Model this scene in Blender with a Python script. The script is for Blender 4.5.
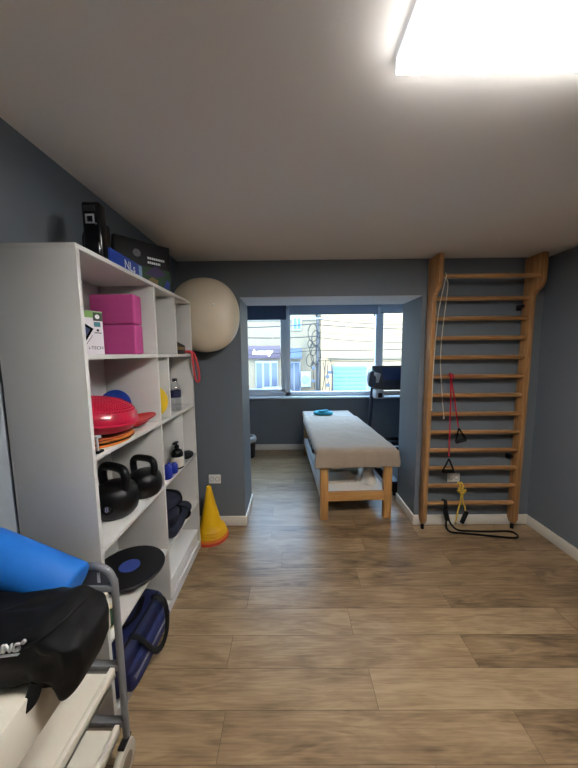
import bpy, bmesh, math, random
from mathutils import Vector, Matrix, noise
random.seed(7)
for o in list(bpy.data.objects): bpy.data.objects.remove(o)
S = bpy.context.scene
COL = S.collection
PI = math.pi

# ------------------------------------------------------------------ camera
cam = bpy.data.cameras.new('camera'); co = bpy.data.objects.new('camera', cam); COL.objects.link(co)
cam.sensor_fit = 'HORIZONTAL'; cam.sensor_width = 36.0; cam.lens = 287.37/578*36.0
cam.clip_start = 0.02; cam.clip_end = 300
yaw, pitch, roll = -.0059, .1057, .0095
fw = Vector((math.sin(yaw)*math.cos(pitch), math.cos(yaw)*math.cos(pitch), -math.sin(pitch)))
r0 = Vector((math.cos(yaw), -math.sin(yaw), 0)); d0 = fw.cross(r0)
rt = math.cos(roll)*r0 + math.sin(roll)*d0
dn = -math.sin(roll)*r0 + math.cos(roll)*d0
M3 = Matrix((rt, -dn, -fw)).transposed()
co.matrix_world = Matrix.Translation((0, 0, 1.6)) @ M3.to_4x4()
S.camera = co

# ------------------------------------------------------------------ world, sun, exposure
S.view_settings.view_transform = 'Standard'; S.view_settings.look = 'None'
S.view_settings.gamma = 1.0; S.view_settings.use_curve_mapping = False
S.view_settings.exposure = 0.45
LED = 64.0
SKY = 12.0
W = bpy.data.worlds.new('World'); S.world = W; W.use_nodes = True
bg = W.node_tree.nodes['Background']; bg.inputs[0].default_value = (.50, .73, 1.0, 1); bg.inputs[1].default_value = SKY
sl = bpy.data.lights.new('sun', 'SUN'); so = bpy.data.objects.new('sun', sl); COL.objects.link(so)
sl.energy = 3.5; sl.angle = math.radians(1.0); sl.color = (1.0, .86, .66)
so.rotation_euler = Vector((-.35, .8, -.75)).to_track_quat('-Z', 'Y').to_euler()
so.location = (4, -6, 9)

# ------------------------------------------------------------------ materials
def lin(c):
    return tuple((v/255/12.92 if v/255 <= .04045 else ((v/255+.055)/1.055)**2.4) for v in c)
MATS = {}
def mat(name, rgb, rough=.5, metal=0., var=0., scale=30., bump=0., bscale=200., spec=.5, coat=0., sheen=0., em=0.):
    if name in MATS: return MATS[name]
    m = bpy.data.materials.new(name); m.use_nodes = True; nt = m.node_tree; N = nt.nodes; L = nt.links
    p = N['Principled BSDF']; c = lin(rgb) + (1,)
    p.inputs['Base Color'].default_value = c; p.inputs['Roughness'].default_value = rough
    p.inputs['Metallic'].default_value = metal; p.inputs['Specular IOR Level'].default_value = spec
    p.inputs['Coat Weight'].default_value = coat; p.inputs['Sheen Weight'].default_value = sheen
    if em: p.inputs['Emission Color'].default_value = c; p.inputs['Emission Strength'].default_value = em
    tc = N.new('ShaderNodeTexCoord')
    if var:
        n = N.new('ShaderNodeTexNoise'); n.inputs['Scale'].default_value = scale; n.inputs['Detail'].default_value = 4
        L.new(tc.outputs['Object'], n.inputs['Vector'])
        mx = N.new('ShaderNodeMix'); mx.data_type = 'RGBA'; mx.blend_type = 'MIX'
        mx.inputs[6].default_value = tuple(v*(1-var) for v in c[:3])+(1,)
        mx.inputs[7].default_value = tuple(min(1, v*(1+var)) for v in c[:3])+(1,)
        L.new(n.outputs['Fac'], mx.inputs[0]); L.new(mx.outputs[2], p.inputs['Base Color'])
    if bump:
        n2 = N.new('ShaderNodeTexNoise'); n2.inputs['Scale'].default_value = bscale; n2.inputs['Detail'].default_value = 3
        L.new(tc.outputs['Object'], n2.inputs['Vector'])
        b = N.new('ShaderNodeBump'); b.inputs['Strength'].default_value = bump; b.inputs['Distance'].default_value = .003
        L.new(n2.outputs['Fac'], b.inputs['Height']); L.new(b.outputs['Normal'], p.inputs['Normal'])
    MATS[name] = m; return m

def wood(name, c1, c2, axis, rough=.45, gs=6.):
    if name in MATS: return MATS[name]
    m = bpy.data.materials.new(name); m.use_nodes = True; nt = m.node_tree; N = nt.nodes; L = nt.links
    p = N['Principled BSDF']; p.inputs['Roughness'].default_value = rough
    tc = N.new('ShaderNodeTexCoord'); mp = N.new('ShaderNodeMapping')
    sc = [gs*8]*3; sc[axis] = gs*.5; mp.inputs['Scale'].default_value = sc
    n = N.new('ShaderNodeTexNoise'); n.inputs['Scale'].default_value = 1; n.inputs['Detail'].default_value = 5; n.inputs['Distortion'].default_value = .8
    cr = N.new('ShaderNodeValToRGB'); cr.color_ramp.elements[0].position = .35; cr.color_ramp.elements[1].position = .7
    cr.color_ramp.elements[0].color = lin(c1)+(1,); cr.color_ramp.elements[1].color = lin(c2)+(1,)
    L.new(tc.outputs['Object'], mp.inputs['Vector']); L.new(mp.outputs[0], n.inputs['Vector']); L.new(n.outputs['Fac'], cr.inputs[0]); L.new(cr.outputs[0], p.inputs['Base Color'])
    MATS[name] = m; return m

def floor_mat():
    m = bpy.data.materials.new('oak_laminate'); m.use_nodes = True; nt = m.node_tree; N = nt.nodes; L = nt.links
    p = N['Principled BSDF']; p.inputs['Roughness'].default_value = .36; p.inputs['Specular IOR Level'].default_value = .45
    tc = N.new('ShaderNodeTexCoord'); at = N.new('ShaderNodeAttribute'); at.attribute_name = 'plank'
    cb = N.new('ShaderNodeCombineXYZ')
    mul = N.new('ShaderNodeMath'); mul.operation = 'MULTIPLY'; mul.inputs[1].default_value = 37.0
    L.new(at.outputs['Fac'], mul.inputs[0]); L.new(mul.outputs[0], cb.inputs[2]); L.new(mul.outputs[0], cb.inputs[0])
    ad = N.new('ShaderNodeVectorMath'); ad.operation = 'ADD'; L.new(tc.outputs['Object'], ad.inputs[0]); L.new(cb.outputs[0], ad.inputs[1])
    # broad figure
    mp = N.new('ShaderNodeMapping'); mp.inputs['Scale'].default_value = (1.6, 11, 1); L.new(ad.outputs[0], mp.inputs['Vector'])
    n1 = N.new('ShaderNodeTexNoise'); n1.inputs['Scale'].default_value = 1.3; n1.inputs['Detail'].default_value = 4; n1.inputs['Distortion'].default_value = .7; L.new(mp.outputs[0], n1.inputs['Vector'])
    # cathedral rings
    rg = N.new('ShaderNodeMath'); rg.operation = 'MULTIPLY'; rg.inputs[1].default_value = 9.0; L.new(n1.outputs['Fac'], rg.inputs[0])
    fr = N.new('ShaderNodeMath'); fr.operation = 'PINGPONG'; fr.inputs[1].default_value = 1.0; L.new(rg.outputs[0], fr.inputs[0])
    # fine fibre
    mp2 = N.new('ShaderNodeMapping'); mp2.inputs['Scale'].default_value = (7, 140, 1); L.new(ad.outputs[0], mp2.inputs['Vector'])
    n2 = N.new('ShaderNodeTexNoise'); n2.inputs['Scale'].default_value = 1; n2.inputs['Detail'].default_value = 3; L.new(mp2.outputs[0], n2.inputs['Vector'])
    # blotches and knots
    mp3 = N.new('ShaderNodeMapping'); mp3.inputs['Scale'].default_value = (3.0, 8.0, 1); L.new(ad.outputs[0], mp3.inputs['Vector'])
    n3 = N.new('ShaderNodeTexNoise'); n3.inputs['Scale'].default_value = 1; n3.inputs['Detail'].default_value = 3; L.new(mp3.outputs[0], n3.inputs['Vector'])
    def mad(a, k, b):
        x = N.new('ShaderNodeMath'); x.operation = 'MULTIPLY_ADD'; L.new(a, x.inputs[0]); x.inputs[1].default_value = k
        if isinstance(b, float): x.inputs[2].default_value = b
        else: L.new(b, x.inputs[2])
        return x.outputs[0]
    v = mad(fr.outputs[0], .14, .02); v = mad(n2.outputs['Fac'], .34, v); v = mad(n3.outputs['Fac'], .52, v); v = mad(at.outputs['Fac'], .18, v)
    cr = N.new('ShaderNodeValToRGB'); E = cr.color_ramp.elements
    E[0].position = .34; E[0].color = lin((88, 68, 46))+(1,); E[1].position = .82; E[1].color = lin((170, 144, 110))+(1,)
    e = E.new(.56); e.color = lin((138, 112, 82))+(1,)
    L.new(v, cr.inputs[0]); L.new(cr.outputs[0], p.inputs['Base Color'])
    b = N.new('ShaderNodeBump'); b.inputs['Strength'].default_value = .12; b.inputs['Distance'].default_value = .002
    L.new(n2.outputs['Fac'], b.inputs['Height']); L.new(b.outputs['Normal'], p.inputs['Normal'])
    return m

def glass_mat(name, tint=(1, 1, 1), gloss=.06):
    m = bpy.data.materials.new(name); m.use_nodes = True; nt = m.node_tree; N = nt.nodes; L = nt.links
    N.remove(N['Principled BSDF']); out = N['Material Output']
    t = N.new('ShaderNodeBsdfTransparent'); t.inputs[0].default_value = tint+(1,)
    g = N.new('ShaderNodeBsdfGlossy'); g.inputs['Roughness'].default_value = .03
    mx = N.new('ShaderNodeMixShader'); mx.inputs[0].default_value = gloss
    L.new(t.outputs[0], mx.inputs[1]); L.new(g.outputs[0], mx.inputs[2]); L.new(mx.outputs[0], out.inputs[0])
    return m

def blind_mat(name, rgb):
    m = mat(name, rgb, .8); nt = m.node_tree; N = nt.nodes; L = nt.links
    tr = N.new('ShaderNodeBsdfTranslucent'); tr.inputs[0].default_value = lin(rgb)+(1,)
    mx = N.new('ShaderNodeMixShader'); mx.inputs[0].default_value = .35
    L.new(N['Principled BSDF'].outputs[0], mx.inputs[1]); L.new(tr.outputs[0], mx.inputs[2]); L.new(mx.outputs[0], N['Material Output'].inputs[0]); return m
PAINT = mat('blue_grey_paint', (110, 117, 124), .55, var=.05, scale=4, bump=.15, bscale=260, spec=.35)
WHITEWALL = mat('white_paint', (214, 212, 210), .8, bump=.1, bscale=200)
CEIL = mat('ceiling_paint', (242, 237, 231), .85, var=.02, scale=2, bump=.08, bscale=150)
SKIRT = mat('white_skirting', (226, 220, 208), .4)
PVC = mat('white_pvc', (222, 226, 230), .35)
MELA = mat('white_melamine', (208, 206, 202), .42)
WOODBAR = wood('varnished_beech', (152, 106, 62), (190, 144, 94), 2, .38)
WOODRUNG = wood('varnished_beech_rung', (148, 104, 62), (188, 142, 92), 0, .35)
PINE = wood('pine', (186, 134, 76), (214, 166, 104), 2, .45)
PINEX = wood('pine_rail', (186, 134, 76), (214, 166, 104), 0, .45)
TERRY = mat('beige_terry', (166, 149, 130), .95, var=.10, scale=60, bump=.9, bscale=420, sheen=.3)
BLACKV = mat('black_vinyl', (9, 9, 11), .42, bump=.15, bscale=300, spec=.35)
BLACKR = mat('black_rubber', (9, 9, 10), .6, spec=.3)
BLACKG = mat('black_gloss_plastic', (8, 8, 10), .18, spec=.4)
NAVY = mat('navy_nylon', (13, 21, 62), .5, var=.25, scale=18, bump=.3, bscale=500)
NAVYD = mat('dark_navy_fabric', (20, 24, 44), .8, var=.2, scale=20, bump=.3, bscale=300)
BAGM = mat('black_nylon', (7, 7, 9), .6, var=.3, scale=9, bump=.4, bscale=420, spec=.25)
STEEL = mat('grey_painted_steel', (128, 130, 134), .4, metal=.25)
STEELD = mat('dark_grey_panel', (74, 76, 82), .5)
CHROME = mat('chrome', (200, 200, 205), .2, metal=1.)
CREAM = mat('cream_laminate', (222, 214, 198), .5)
BLUEF = mat('blue_foam', (20, 112, 206), .6, var=.06, scale=12, bump=.3, bscale=350)
PINK = mat('pink_foam', (184, 68, 134), .7, var=.05, scale=40, bump=.25, bscale=400)
YEL = mat('yellow_plastic', (236, 184, 14), .45, var=.05, scale=14)
YEL2 = mat('yellow_disc_plastic', (228, 188, 28), .5)
REDC = mat('red_plastic', (196, 52, 30), .45)
ORG = mat('orange_plastic', (226, 122, 36), .5)
REDD = mat('bright_red_plastic', (206, 28, 34), .4)
BLUED = mat('blue_plastic', (24, 66, 160), .45)
WHITE = mat('white_plastic', (232, 230, 226), .4)
WHITET = mat('white_print', (235, 235, 235), .5)
REDT = mat('red_latex', (176, 28, 44), .4)
YELT = mat('yellow_latex', (214, 178, 62), .45)
CORD = mat('cream_cord', (206, 196, 172), .7)

# ------------------------------------------------------------------ mesh builder
class MB:
    def __init__(s): s.v = []; s.f = []; s.sm = []
    def add(s, vs, fs, smooth=True, X=None):
        b = len(s.v)
        s.v += [tuple(X @ Vector(p)) if X is not None else tuple(p) for p in vs]
        s.f += [tuple(i+b for i in f) for f in fs]; s.sm += [smooth]*len(fs); return s
    def bmadd(s, bm, X=None):
        bm.verts.index_update()
        s.add([v.co[:] for v in bm.verts], [[v.index for v in f.verts] for f in bm.faces], True, X); bm.free(); return s
    def box(s, x0, x1, y0, y1, z0, z1, bev=0., seg=2, X=None):
        bm = bmesh.new(); bmesh.ops.create_cube(bm, size=1)
        for v in bm.verts: v.co = Vector(((x0+x1)/2+v.co.x*(x1-x0), (y0+y1)/2+v.co.y*(y1-y0), (z0+z1)/2+v.co.z*(z1-z0)))
        if bev: bmesh.ops.bevel(bm, geom=bm.edges[:], offset=bev, segments=seg, affect='EDGES', profile=.5)
        return s.bmadd(bm, X)
    def prism(s, poly, axis, a0, a1, bev=0., X=None):
        bm = bmesh.new()
        def P(p, a):
            return (a, p[0], p[1]) if axis == 0 else (p[0], a, p[1]) if axis == 1 else (p[0], p[1], a)
        A = [bm.verts.new(P(p, a0)) for p in poly]; B = [bm.verts.new(P(p, a1)) for p in poly]
        n = len(poly); bm.faces.new(A); bm.faces.new(B[::-1])
        for i in range(n): bm.faces.new((A[i], B[i], B[(i+1) % n], A[(i+1) % n]))
        bmesh.ops.recalc_face_normals(bm, faces=bm.faces[:])
        if bev: bmesh.ops.bevel(bm, geom=bm.edges[:], offset=bev, segments=2, affect='EDGES', profile=.5)
        return s.bmadd(bm, X)
    def lathe(s, prof, X=None, n=40, cap=True):
        vs = []; fs = []
        for (r, z) in prof:
            for k in range(n): a = 2*PI*k/n; vs.append((r*math.cos(a), r*math.sin(a), z))
        for i in range(len(prof)-1):
            for k in range(n): fs.append((i*n+k, i*n+(k+1) % n, (i+1)*n+(k+1) % n, (i+1)*n+k))
        if cap:
            fs.append(tuple(range(n-1, -1, -1))); fs.append(tuple((len(prof)-1)*n+k for k in range(n)))
        return s.add(vs, fs, True, X)
    def cyl(s, p0, p1, r, n=20, r1=None, bev=.0):
        p0, p1 = Vector(p0), Vector(p1); d = p1-p0; L = d.length
        X = Matrix.Translation(p0) @ d.to_track_quat('Z', 'Y').to_matrix().to_4x4()
        r1 = r if r1 is None else r1
        pr = [(r, 0), (r1, L)] if not bev else [(r-bev, 0), (r-.3*bev, .3*bev), (r, bev), (r1, L-bev), (r1-.3*bev, L-.3*bev), (r1-bev, L)]
        return s.lathe(pr, X, n)
    def tube(s, pts, r, n=10, closed=False, sub=6, flat=None):
        P = [Vector(p) for p in pts]; m = len(P); Q = []
        rng = m if closed else m-1
        for i in range(rng):
            a = P[(i-1) % m] if closed or i > 0 else P[0]*2-P[1]
            b = P[i]; c = P[(i+1) % m]
            d = P[(i+2) % m] if closed or i+2 < m else c*2-b
            for k in range(sub):
                t = k/sub
                Q.append(.5*((2*b)+(c-a)*t+(2*a-5*b+4*c-d)*t*t+(3*b-a-3*c+d)*t**3))
        if not closed: Q.append(P[-1])
        vs = []; fs = []; N = None; q = len(Q)
        for i, p in enumerate(Q):
            t = (Q[(i+1) % q]-Q[i-1]) if closed or 0 < i < q-1 else (Q[1]-Q[0] if i == 0 else Q[-1]-Q[-2])
            t.normalize()
            if N is None:
                N = t.orthogonal().normalized() if flat is None else Vector(flat)
            N = (N-t*N.dot(t)).normalized(); B = t.cross(N)
            for k in range(n):
                a = 2*PI*k/n
                if flat is None: vs.append(p+r*(math.cos(a)*N+math.sin(a)*B))
                else: vs.append(p+r*(.18*math.cos(a)*N+math.sin(a)*B))
        for i in range(q if closed else q-1):
            j = (i+1) % q
            for k in range(n): fs.append((i*n+k, i*n+(k+1) % n, j*n+(k+1) % n, j*n+k))
        if not closed: fs.append(tuple(range(n-1, -1, -1))); fs.append(tuple((q-1)*n+k for k in range(n)))
        return s.add(vs, fs, True)
    def sell(s, c, r, e=1., e2=None, X=None, nu=40, nv=24, fn=None):
        e2 = e if e2 is None else e2
        pw = lambda v, k: math.copysign(abs(v)**k, v)
        vs = []; fs = []
        for j in range(nv+1):
            ph = -PI/2+PI*j/nv
            for i in range(nu):
                th = 2*PI*i/nu
                p = Vector((r[0]*pw(math.cos(ph), e2)*pw(math.cos(th), e), r[1]*pw(math.cos(ph), e2)*pw(math.sin(th), e), r[2]*pw(math.sin(ph), e2)))
                if fn: p = fn(p)
                vs.append(Vector(c)+p)
        for j in range(nv):
            for i in range(nu): fs.append((j*nu+i, j*nu+(i+1) % nu, (j+1)*nu+(i+1) % nu, (j+1)*nu+i))
        return s.add(vs, fs, True, X)
    def build(s, name, m, parent=None, ang=40, mats=None):
        off = Vector(parent['_o']) if parent is not None else Vector((0, 0, 0))
        me = bpy.data.meshes.new(name)
        me.from_pydata([Vector(p)-off for p in s.v], [], s.f)
        me.polygons.foreach_set('use_smooth', [True]*len(me.polygons))
        bm = bmesh.new(); bm.from_mesh(me); bmesh.ops.remove_doubles(bm, verts=bm.verts[:], dist=1e-6)
        bmesh.ops.recalc_face_normals(bm, faces=bm.faces[:]); bm.to_mesh(me); bm.free()
        me.set_sharp_from_angle(angle=math.radians(ang))
        me.materials.append(m)
        o = bpy.data.objects.new(name, me); COL.objects.link(o)
        if parent is not None: o.parent = parent; o['_o'] = tuple(off)
        else: o['_o'] = (0., 0., 0.)
        return o
ALL = []
def tag(o, label, cat, group=None):
    o['label'] = label; o['category'] = cat
    if group: o['group'] = group
    return o
def thing(name, loc, label, cat, group=None):
    o = bpy.data.objects.new(name, None); COL.objects.link(o); o.location = loc; o['_o'] = tuple(loc)
    o.empty_display_size = .05
    return tag(o, label, cat, group)
def solo(name, mb, m, loc, label, cat, group=None, ang=40):
    o = mb.build(name, m, None, ang)
    for v in o.data.vertices: v.co -= Vector(loc)
    o.location = loc; o['_o'] = tuple(loc)
    return tag(o, label, cat, group)
def struct(name, mb, m, ang=40):
    o = mb.build(name, m, None, ang); o['kind'] = 'structure'; return o
def text(name, s, size, X, m, parent, ext=.0004, shear=0., bold=0., align='CENTER'):
    cu = bpy.data.curves.new('txt', 'FONT'); cu.body = s; cu.size = size; cu.extrude = ext; cu.align_x = align; cu.align_y = 'CENTER'; cu.shear = shear; cu.offset = bold
    t = bpy.data.objects.new('txt', cu); COL.objects.link(t)
    dg = bpy.context.evaluated_depsgraph_get(); me = bpy.data.meshes.new_from_object(t.evaluated_get(dg)); bpy.data.objects.remove(t)
    off = Vector(parent['_o'])
    for v in me.vertices: v.co = X @ v.co - off
    me.materials.clear(); me.materials.append(m)
    o = bpy.data.objects.new(name, me); COL.objects.link(o); o.parent = parent; o['_o'] = tuple(off); return o
def copy_tree(o, parent=None):
    c = o.copy(); COL.objects.link(c); c.parent = parent
    for ch in list(o.children): copy_tree(ch, c)
    return c
def frame(o, xa, za):          # matrix with local x along xa, local z (normal) along za
    xa = Vector(xa).normalized(); za = Vector(za).normalized(); ya = za.cross(xa).normalized(); xa = ya.cross(za)
    return Matrix.Translation(o) @ Matrix((xa, ya, za)).transposed().to_4x4()
def TR(loc, rx=0, ry=0, rz=0):
    return Matrix.Translation(loc) @ Matrix.Rotation(rz, 4, 'Z') @ Matrix.Rotation(ry, 4, 'Y') @ Matrix.Rotation(rx, 4, 'X')

# ================================================================== SETTING
XL, XR, YN, YB, YR, YW, H = -1.085, 2.19, -3.0, 2.5477, 2.975, 4.68, 2.3915
OX0, OX1, OZ = -.4347, 1.141, 2.088
# floor: laminate planks along x, each a face with its own random number
P0, PW = .96, .1735
joints = {0: -.306, 1: .384, 2: -.341, 3: .345, 4: 1.0, 5: .47, 6: -.08, 7: .6}
me = bpy.data.meshes.new('floor'); fv = []; ff = []; fr_ = []
g = .0008
for k in range(-24, 23):
    ya, yb = P0+k*PW, P0+(k+1)*PW
    if yb < YN or ya > YW: continue
    ya, yb = max(ya, YN), min(yb, YW)
    j = joints.get(k, random.uniform(-.6, .6)); x = j-1.29*3
    while x < XR:
        xa, xb = max(x, XL), min(x+1.29, XR)
        if xb > xa+.01:
            b = len(fv); fv += [(xa+g, ya+g, 0), (xb-g, ya+g, 0), (xb-g, yb-g, 0), (xa+g, yb-g, 0)]; ff.append((b, b+1, b+2, b+3)); fr_.append(random.random())
        x += 1.29
npl = len(ff)
b = len(fv); fv += [(XL-.2, YN-.2, -.0012), (XR+.2, YN-.2, -.0012), (XR+.2, YW+.2, -.0012), (XL-.2, YW+.2, -.0012)]; ff.append((b, b+1, b+2, b+3)); fr_.append(0)
b = len(fv); fv += [(p[0], p[1], -.15) for p in fv[-4:]]
ff += [(b+3, b+2, b+1, b)] + [(b-4+i, b+i, b+(i+1) % 4, b-4+(i+1) % 4) for i in range(4)]; fr_ += [0]*5
me.from_pydata(fv, [], ff); a = me.attributes.new('plank', 'FLOAT', 'FACE'); a.data.foreach_set('value', fr_)
me.materials.append(floor_mat()); me.materials.append(mat('plank_joint', (62, 46, 32), .7))
for i in range(npl, len(ff)): me.polygons[i].material_index = 1
fo = bpy.data.objects.new('floor', me); COL.objects.link(fo); fo['kind'] = 'structure'

struct('ceiling', MB().box(XL-.2, XR+.2, YN-.2, YW+.2, H, H+.15), CEIL)
struct('wall_left', MB().prism([(XL, 0), (XL, 2.02), (-.956, H+.01), (-1.3, H+.01), (-1.3, 0)], 1, YN-.2, YW+.2), PAINT)
struct('wall_right', MB().box(XR, XR+.2, YN-.2, YW+.2, 0, H+.01), PAINT)
struct('wall_near', MB().box(XL-.2, XR+.2, YN-.2, YN, 0, H+.01), PAINT)
struct('wall_back', MB().box(XL, OX0, YB, YR, 0, H+.005).box(OX1, XR, YB, YR, 0, H+.005).box(OX0, OX1, YB, YR, OZ, H+.005), PAINT)
struct('trim_1', MB().box(OX0, OX1, YB+.002, YR, OZ-.004, OZ), WHITEWALL)          # painted soffit of the opening
WX0, WX1, WZ0, WZ1 = -.86, 1.96, .9, 2.375
struct('wall_window', MB().box(XL-.2, WX0, YW, YW+.22, 0, H+.005).box(WX1, XR+.2, YW, YW+.22, 0, H+.005).box(WX0, WX1, YW, YW+.22, -.15, WZ0).box(WX0, WX1, YW, YW+.22, WZ1, H+.005), PAINT)
def skirt(name, x0, x1, y0, y1):
    struct(name, MB().box(x0, x1, y0, y1, 0, .092, .003), SKIRT)
T = .014
skirt('baseboard_back_left', XL, OX0+T, YB-T, YB)
skirt('baseboard_back_right', OX1-T, XR, YB-T, YB)
skirt('baseboard_right', XR-T, XR, YN, YB-T)
skirt('baseboard_opening_left', OX0, OX0+T, YB, YR)
skirt('baseboard_opening_right', OX1-T, OX1, YB, YR)
skirt('baseboard_window', XL, XR, YW-T, YW)
skirt('baseboard_left', XL, XL+T, YN, 1.04)
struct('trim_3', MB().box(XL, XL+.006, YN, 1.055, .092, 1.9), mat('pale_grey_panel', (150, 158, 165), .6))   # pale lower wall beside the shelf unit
# window
wr = bpy.data.objects.new('window_1', None); COL.objects.link(wr); wr.location = (.55, YW, WZ0); wr['_o'] = (.55, YW, WZ0); wr['kind'] = 'structure'
YF0, YF1 = YW+.02, YW+.085
fm = MB()
fm.box(WX0, WX1, YF0, YF1, WZ0, .972, .004).box(WX0, WX1, YF0, YF1, 2.31, WZ1, .004)
fm.box(WX0, WX0+.07, YF0, YF1, WZ0, WZ1, .004).box(WX1-.07, WX1, YF0, YF1, WZ0, WZ1, .004)
fm.box(-.085, 0.0, YF0, YF1, WZ0, WZ1, .004).box(1.38, 1.50, YF0, YF1, WZ0, WZ1, .004)
fm.build('window_frame', PVC, wr)
sh = MB()
for (a_, b_) in [(WX0+.07, -.085)]:
    sh.box(a_, a_+.06, YF0-.012, YF1-.02, .972, 2.31, .004).box(b_-.07, b_, YF0-.012, YF1-.02, .972, 2.31, .004)
    sh.box(a_, b_, YF0-.012, YF1-.02, .962, 1.02, .004).box(a_, b_, YF0-.012, YF1-.02, 2.25, 2.31, .004)
sh.build('window_sash', PVC, wr)
MB().box(-.125, -.105, YF0-.03, YF0-.012, 1.42, 1.55, .004).build('window_handle', WHITE, wr)
gm = glass_mat('window_glass', (.93, .97, 1.0), .05)
for (a_, b_) in [(WX0+.06, -.08), (-.01, 1.39), (1.49, WX1-.06)]:
    MB().box(a_, b_, YF0+.03, YF0+.036, .965, 2.32).build('window_glass', gm, wr)
struct('trim_2', MB().box(WX0-.05, WX1+.05, YW-.085, YW+.03, .868, .9, .006), PVC)          # window sill board

# ================================================================== LIGHT PANEL
t = thing('ceiling_light', (.602, .75, H), 'bright rectangular white light panel set in the ceiling above the room', 'ceiling light')
X0, X1, Y0, Y1 = .293, .893, .568, .868
lm = bpy.data.materials.new('led_diffuser'); lm.use_nodes = True; nt = lm.node_tree; nt.nodes.remove(nt.nodes['Principled BSDF'])
em = nt.nodes.new('ShaderNodeEmission'); em.inputs[0].default_value = (1.0, .975, .945, 1); em.inputs[1].default_value = LED; nt.links.new(em.outputs[0], nt.nodes['Material Output'].inputs[0])
MB().box(X0+.001, X1-.001, Y0+.001, Y1-.001, H-.040, H-.036).build('diffuser', lm, t)
lm2 = lm.copy(); lm2.name = 'led_added_glow'  # faintly emitting sides, added to cast a soft glow on the ceiling round the panel
for n in lm2.node_tree.nodes:
    if n.type == 'EMISSION': n.inputs[1].default_value = LED*.016; n.inputs[0].default_value = (.93, .96, 1.0, 1)
MB().box(X0, X1, Y0, Y0+.004, H-.036, H).box(X0, X1, Y1-.004, Y1, H-.036, H).box(X0, X0+.004, Y0+.004, Y1-.004, H-.036, H).box(X1-.004, X1, Y0+.004, Y1-.004, H-.036, H).build('added_glow_side', lm2, t)

# ================================================================== SHELF UNIT
XF, XB, SY0, SY1, th = -.7615, -1.07, 1.063, 2.242, .018
lev = [.05, .395, .80, 1.19, 1.585, 1.982]        # undersides
t = thing('shelf_unit', (-.92, 1.65, 0), 'tall open white shelf unit against the left wall', 'shelf')
MB().box(XB, XF, SY0, SY0+th, 0, 1.982, .0008).build('side_panel', MELA, t)
MB().box(XB, XF, SY1-th, SY1, 0, 1.982, .0008).build('side_panel', MELA, t)
MB().box(XB, XF, SY0, SY1, 1.982, 2.0, .0008).build('top_panel', MELA, t)
MB().box(XB, XF-.002, 1.646, 1.664, .068, 1.982, .0008).build('centre_divider', MELA, t)
for z in lev[:-1]:
    for (a_, b_) in ((SY0+th, 1.646), (1.664, SY1-th)):
        MB().box(XB, XF-.001, a_, b_, z, z+th, .0008).build('shelf_board', MELA, t)
MB().box(XF-.02, XF-.004, SY0+th, SY1-th, 0, .05).build('plinth', MELA, t)
MB().box(XB-.006, XB, SY0, SY1, 0, 2.0).build('back_panel', MELA, t)
for (y, z0, z1) in ((1.948, 1.603, 1.982), (1.80, 1.208, 1.585), (1.975, .818, 1.19)):
    MB().box(XB, XF-.003, y-.008, y+.008, z0, z1, .0008).build('small_divider', MELA, t)

# ---------------- top of shelf
ZT = 2.001
t = thing('portable_device', (-.808, 1.25, ZT), 'tall black glossy device with chrome square badge standing on the shelf unit', 'device')
MB().box(-.85, -.774, 1.235, 1.285, ZT, ZT+.225, .012, 3).build('body', BLACKG, t)
MB().box(-.838, -.79, 1.231, 1.236, ZT+.185, ZT+.207, .002).build('display', mat('dim_screen', (52, 54, 58), .3), t)
fmk = MB()
for (a_, b_, c_, d_) in ((-.832, -.796, .166, .172), (-.832, -.796, .136, .142), (-.832, -.826, .136, .172), (-.802, -.796, .136, .172)): fmk.box(a_, b_, 1.231, 1.236, ZT+c_, ZT+d_, .001)
fmk.build('badge', mat('light_grey_trim', (190, 190, 194), .35), t)
MB().sell((-.784, 1.234, ZT+.04), (.004, .003, .022), 1.).build('chrome_strip', CHROME, t)
MB().sell((-.79, 1.234, ZT+.135), (.004, .003, .005), 1.).build('button', CHROME, t)

t = thing('product_box', (-.80, 1.46, ZT), 'low blue box with white lettering lying along the shelf top edge', 'box')
bluebox = mat('blue_card', (28, 62, 150), .5, var=.1, scale=30)
MB().box(-.90, -.795, 1.325, 1.60, ZT, ZT+.074, .002).build('carton', bluebox, t)
MB().box(-.794, -.793, 1.565, 1.595, ZT+.006, ZT+.068).build('end_stripe', mat('pale_blue_card', (130, 160, 190), .5), t)
text('lettering', 'NLs', .06, frame((-.7938, 1.48, ZT+.036), (0, 1, 0), (1, 0, 0)), WHITET, t)

t = thing('striped_box', (-.99, 1.53, ZT), 'black box with round badge and striped lower edge behind the blue box', 'box')
MB().box(-1.03, -.935, 1.49, 1.57, ZT+.1, ZT+.262, .003).build('carton', mat('black_card', (20, 20, 22), .55), t)
MB().box(-1.03, -.935, 1.49, 1.57, ZT, ZT+.1, .002).build('base_band', mat('brown_card', (92, 66, 42), .6), t)
st = MB()
for k in range(4): st.box(-1.02+k*.024, -1.01+k*.024, 1.488, 1.491, ZT+.01, ZT+.095)
st.build('stripe', mat('ochre_card', (150, 104, 58), .6), t)
MB().lathe([(.014, 0), (.014, .002)], frame((-.975, 1.49, ZT+.2), (1, 0, 0), (0, -1, 0))).build('badge', mat('grey_print', (110, 110, 114), .5), t)

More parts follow.
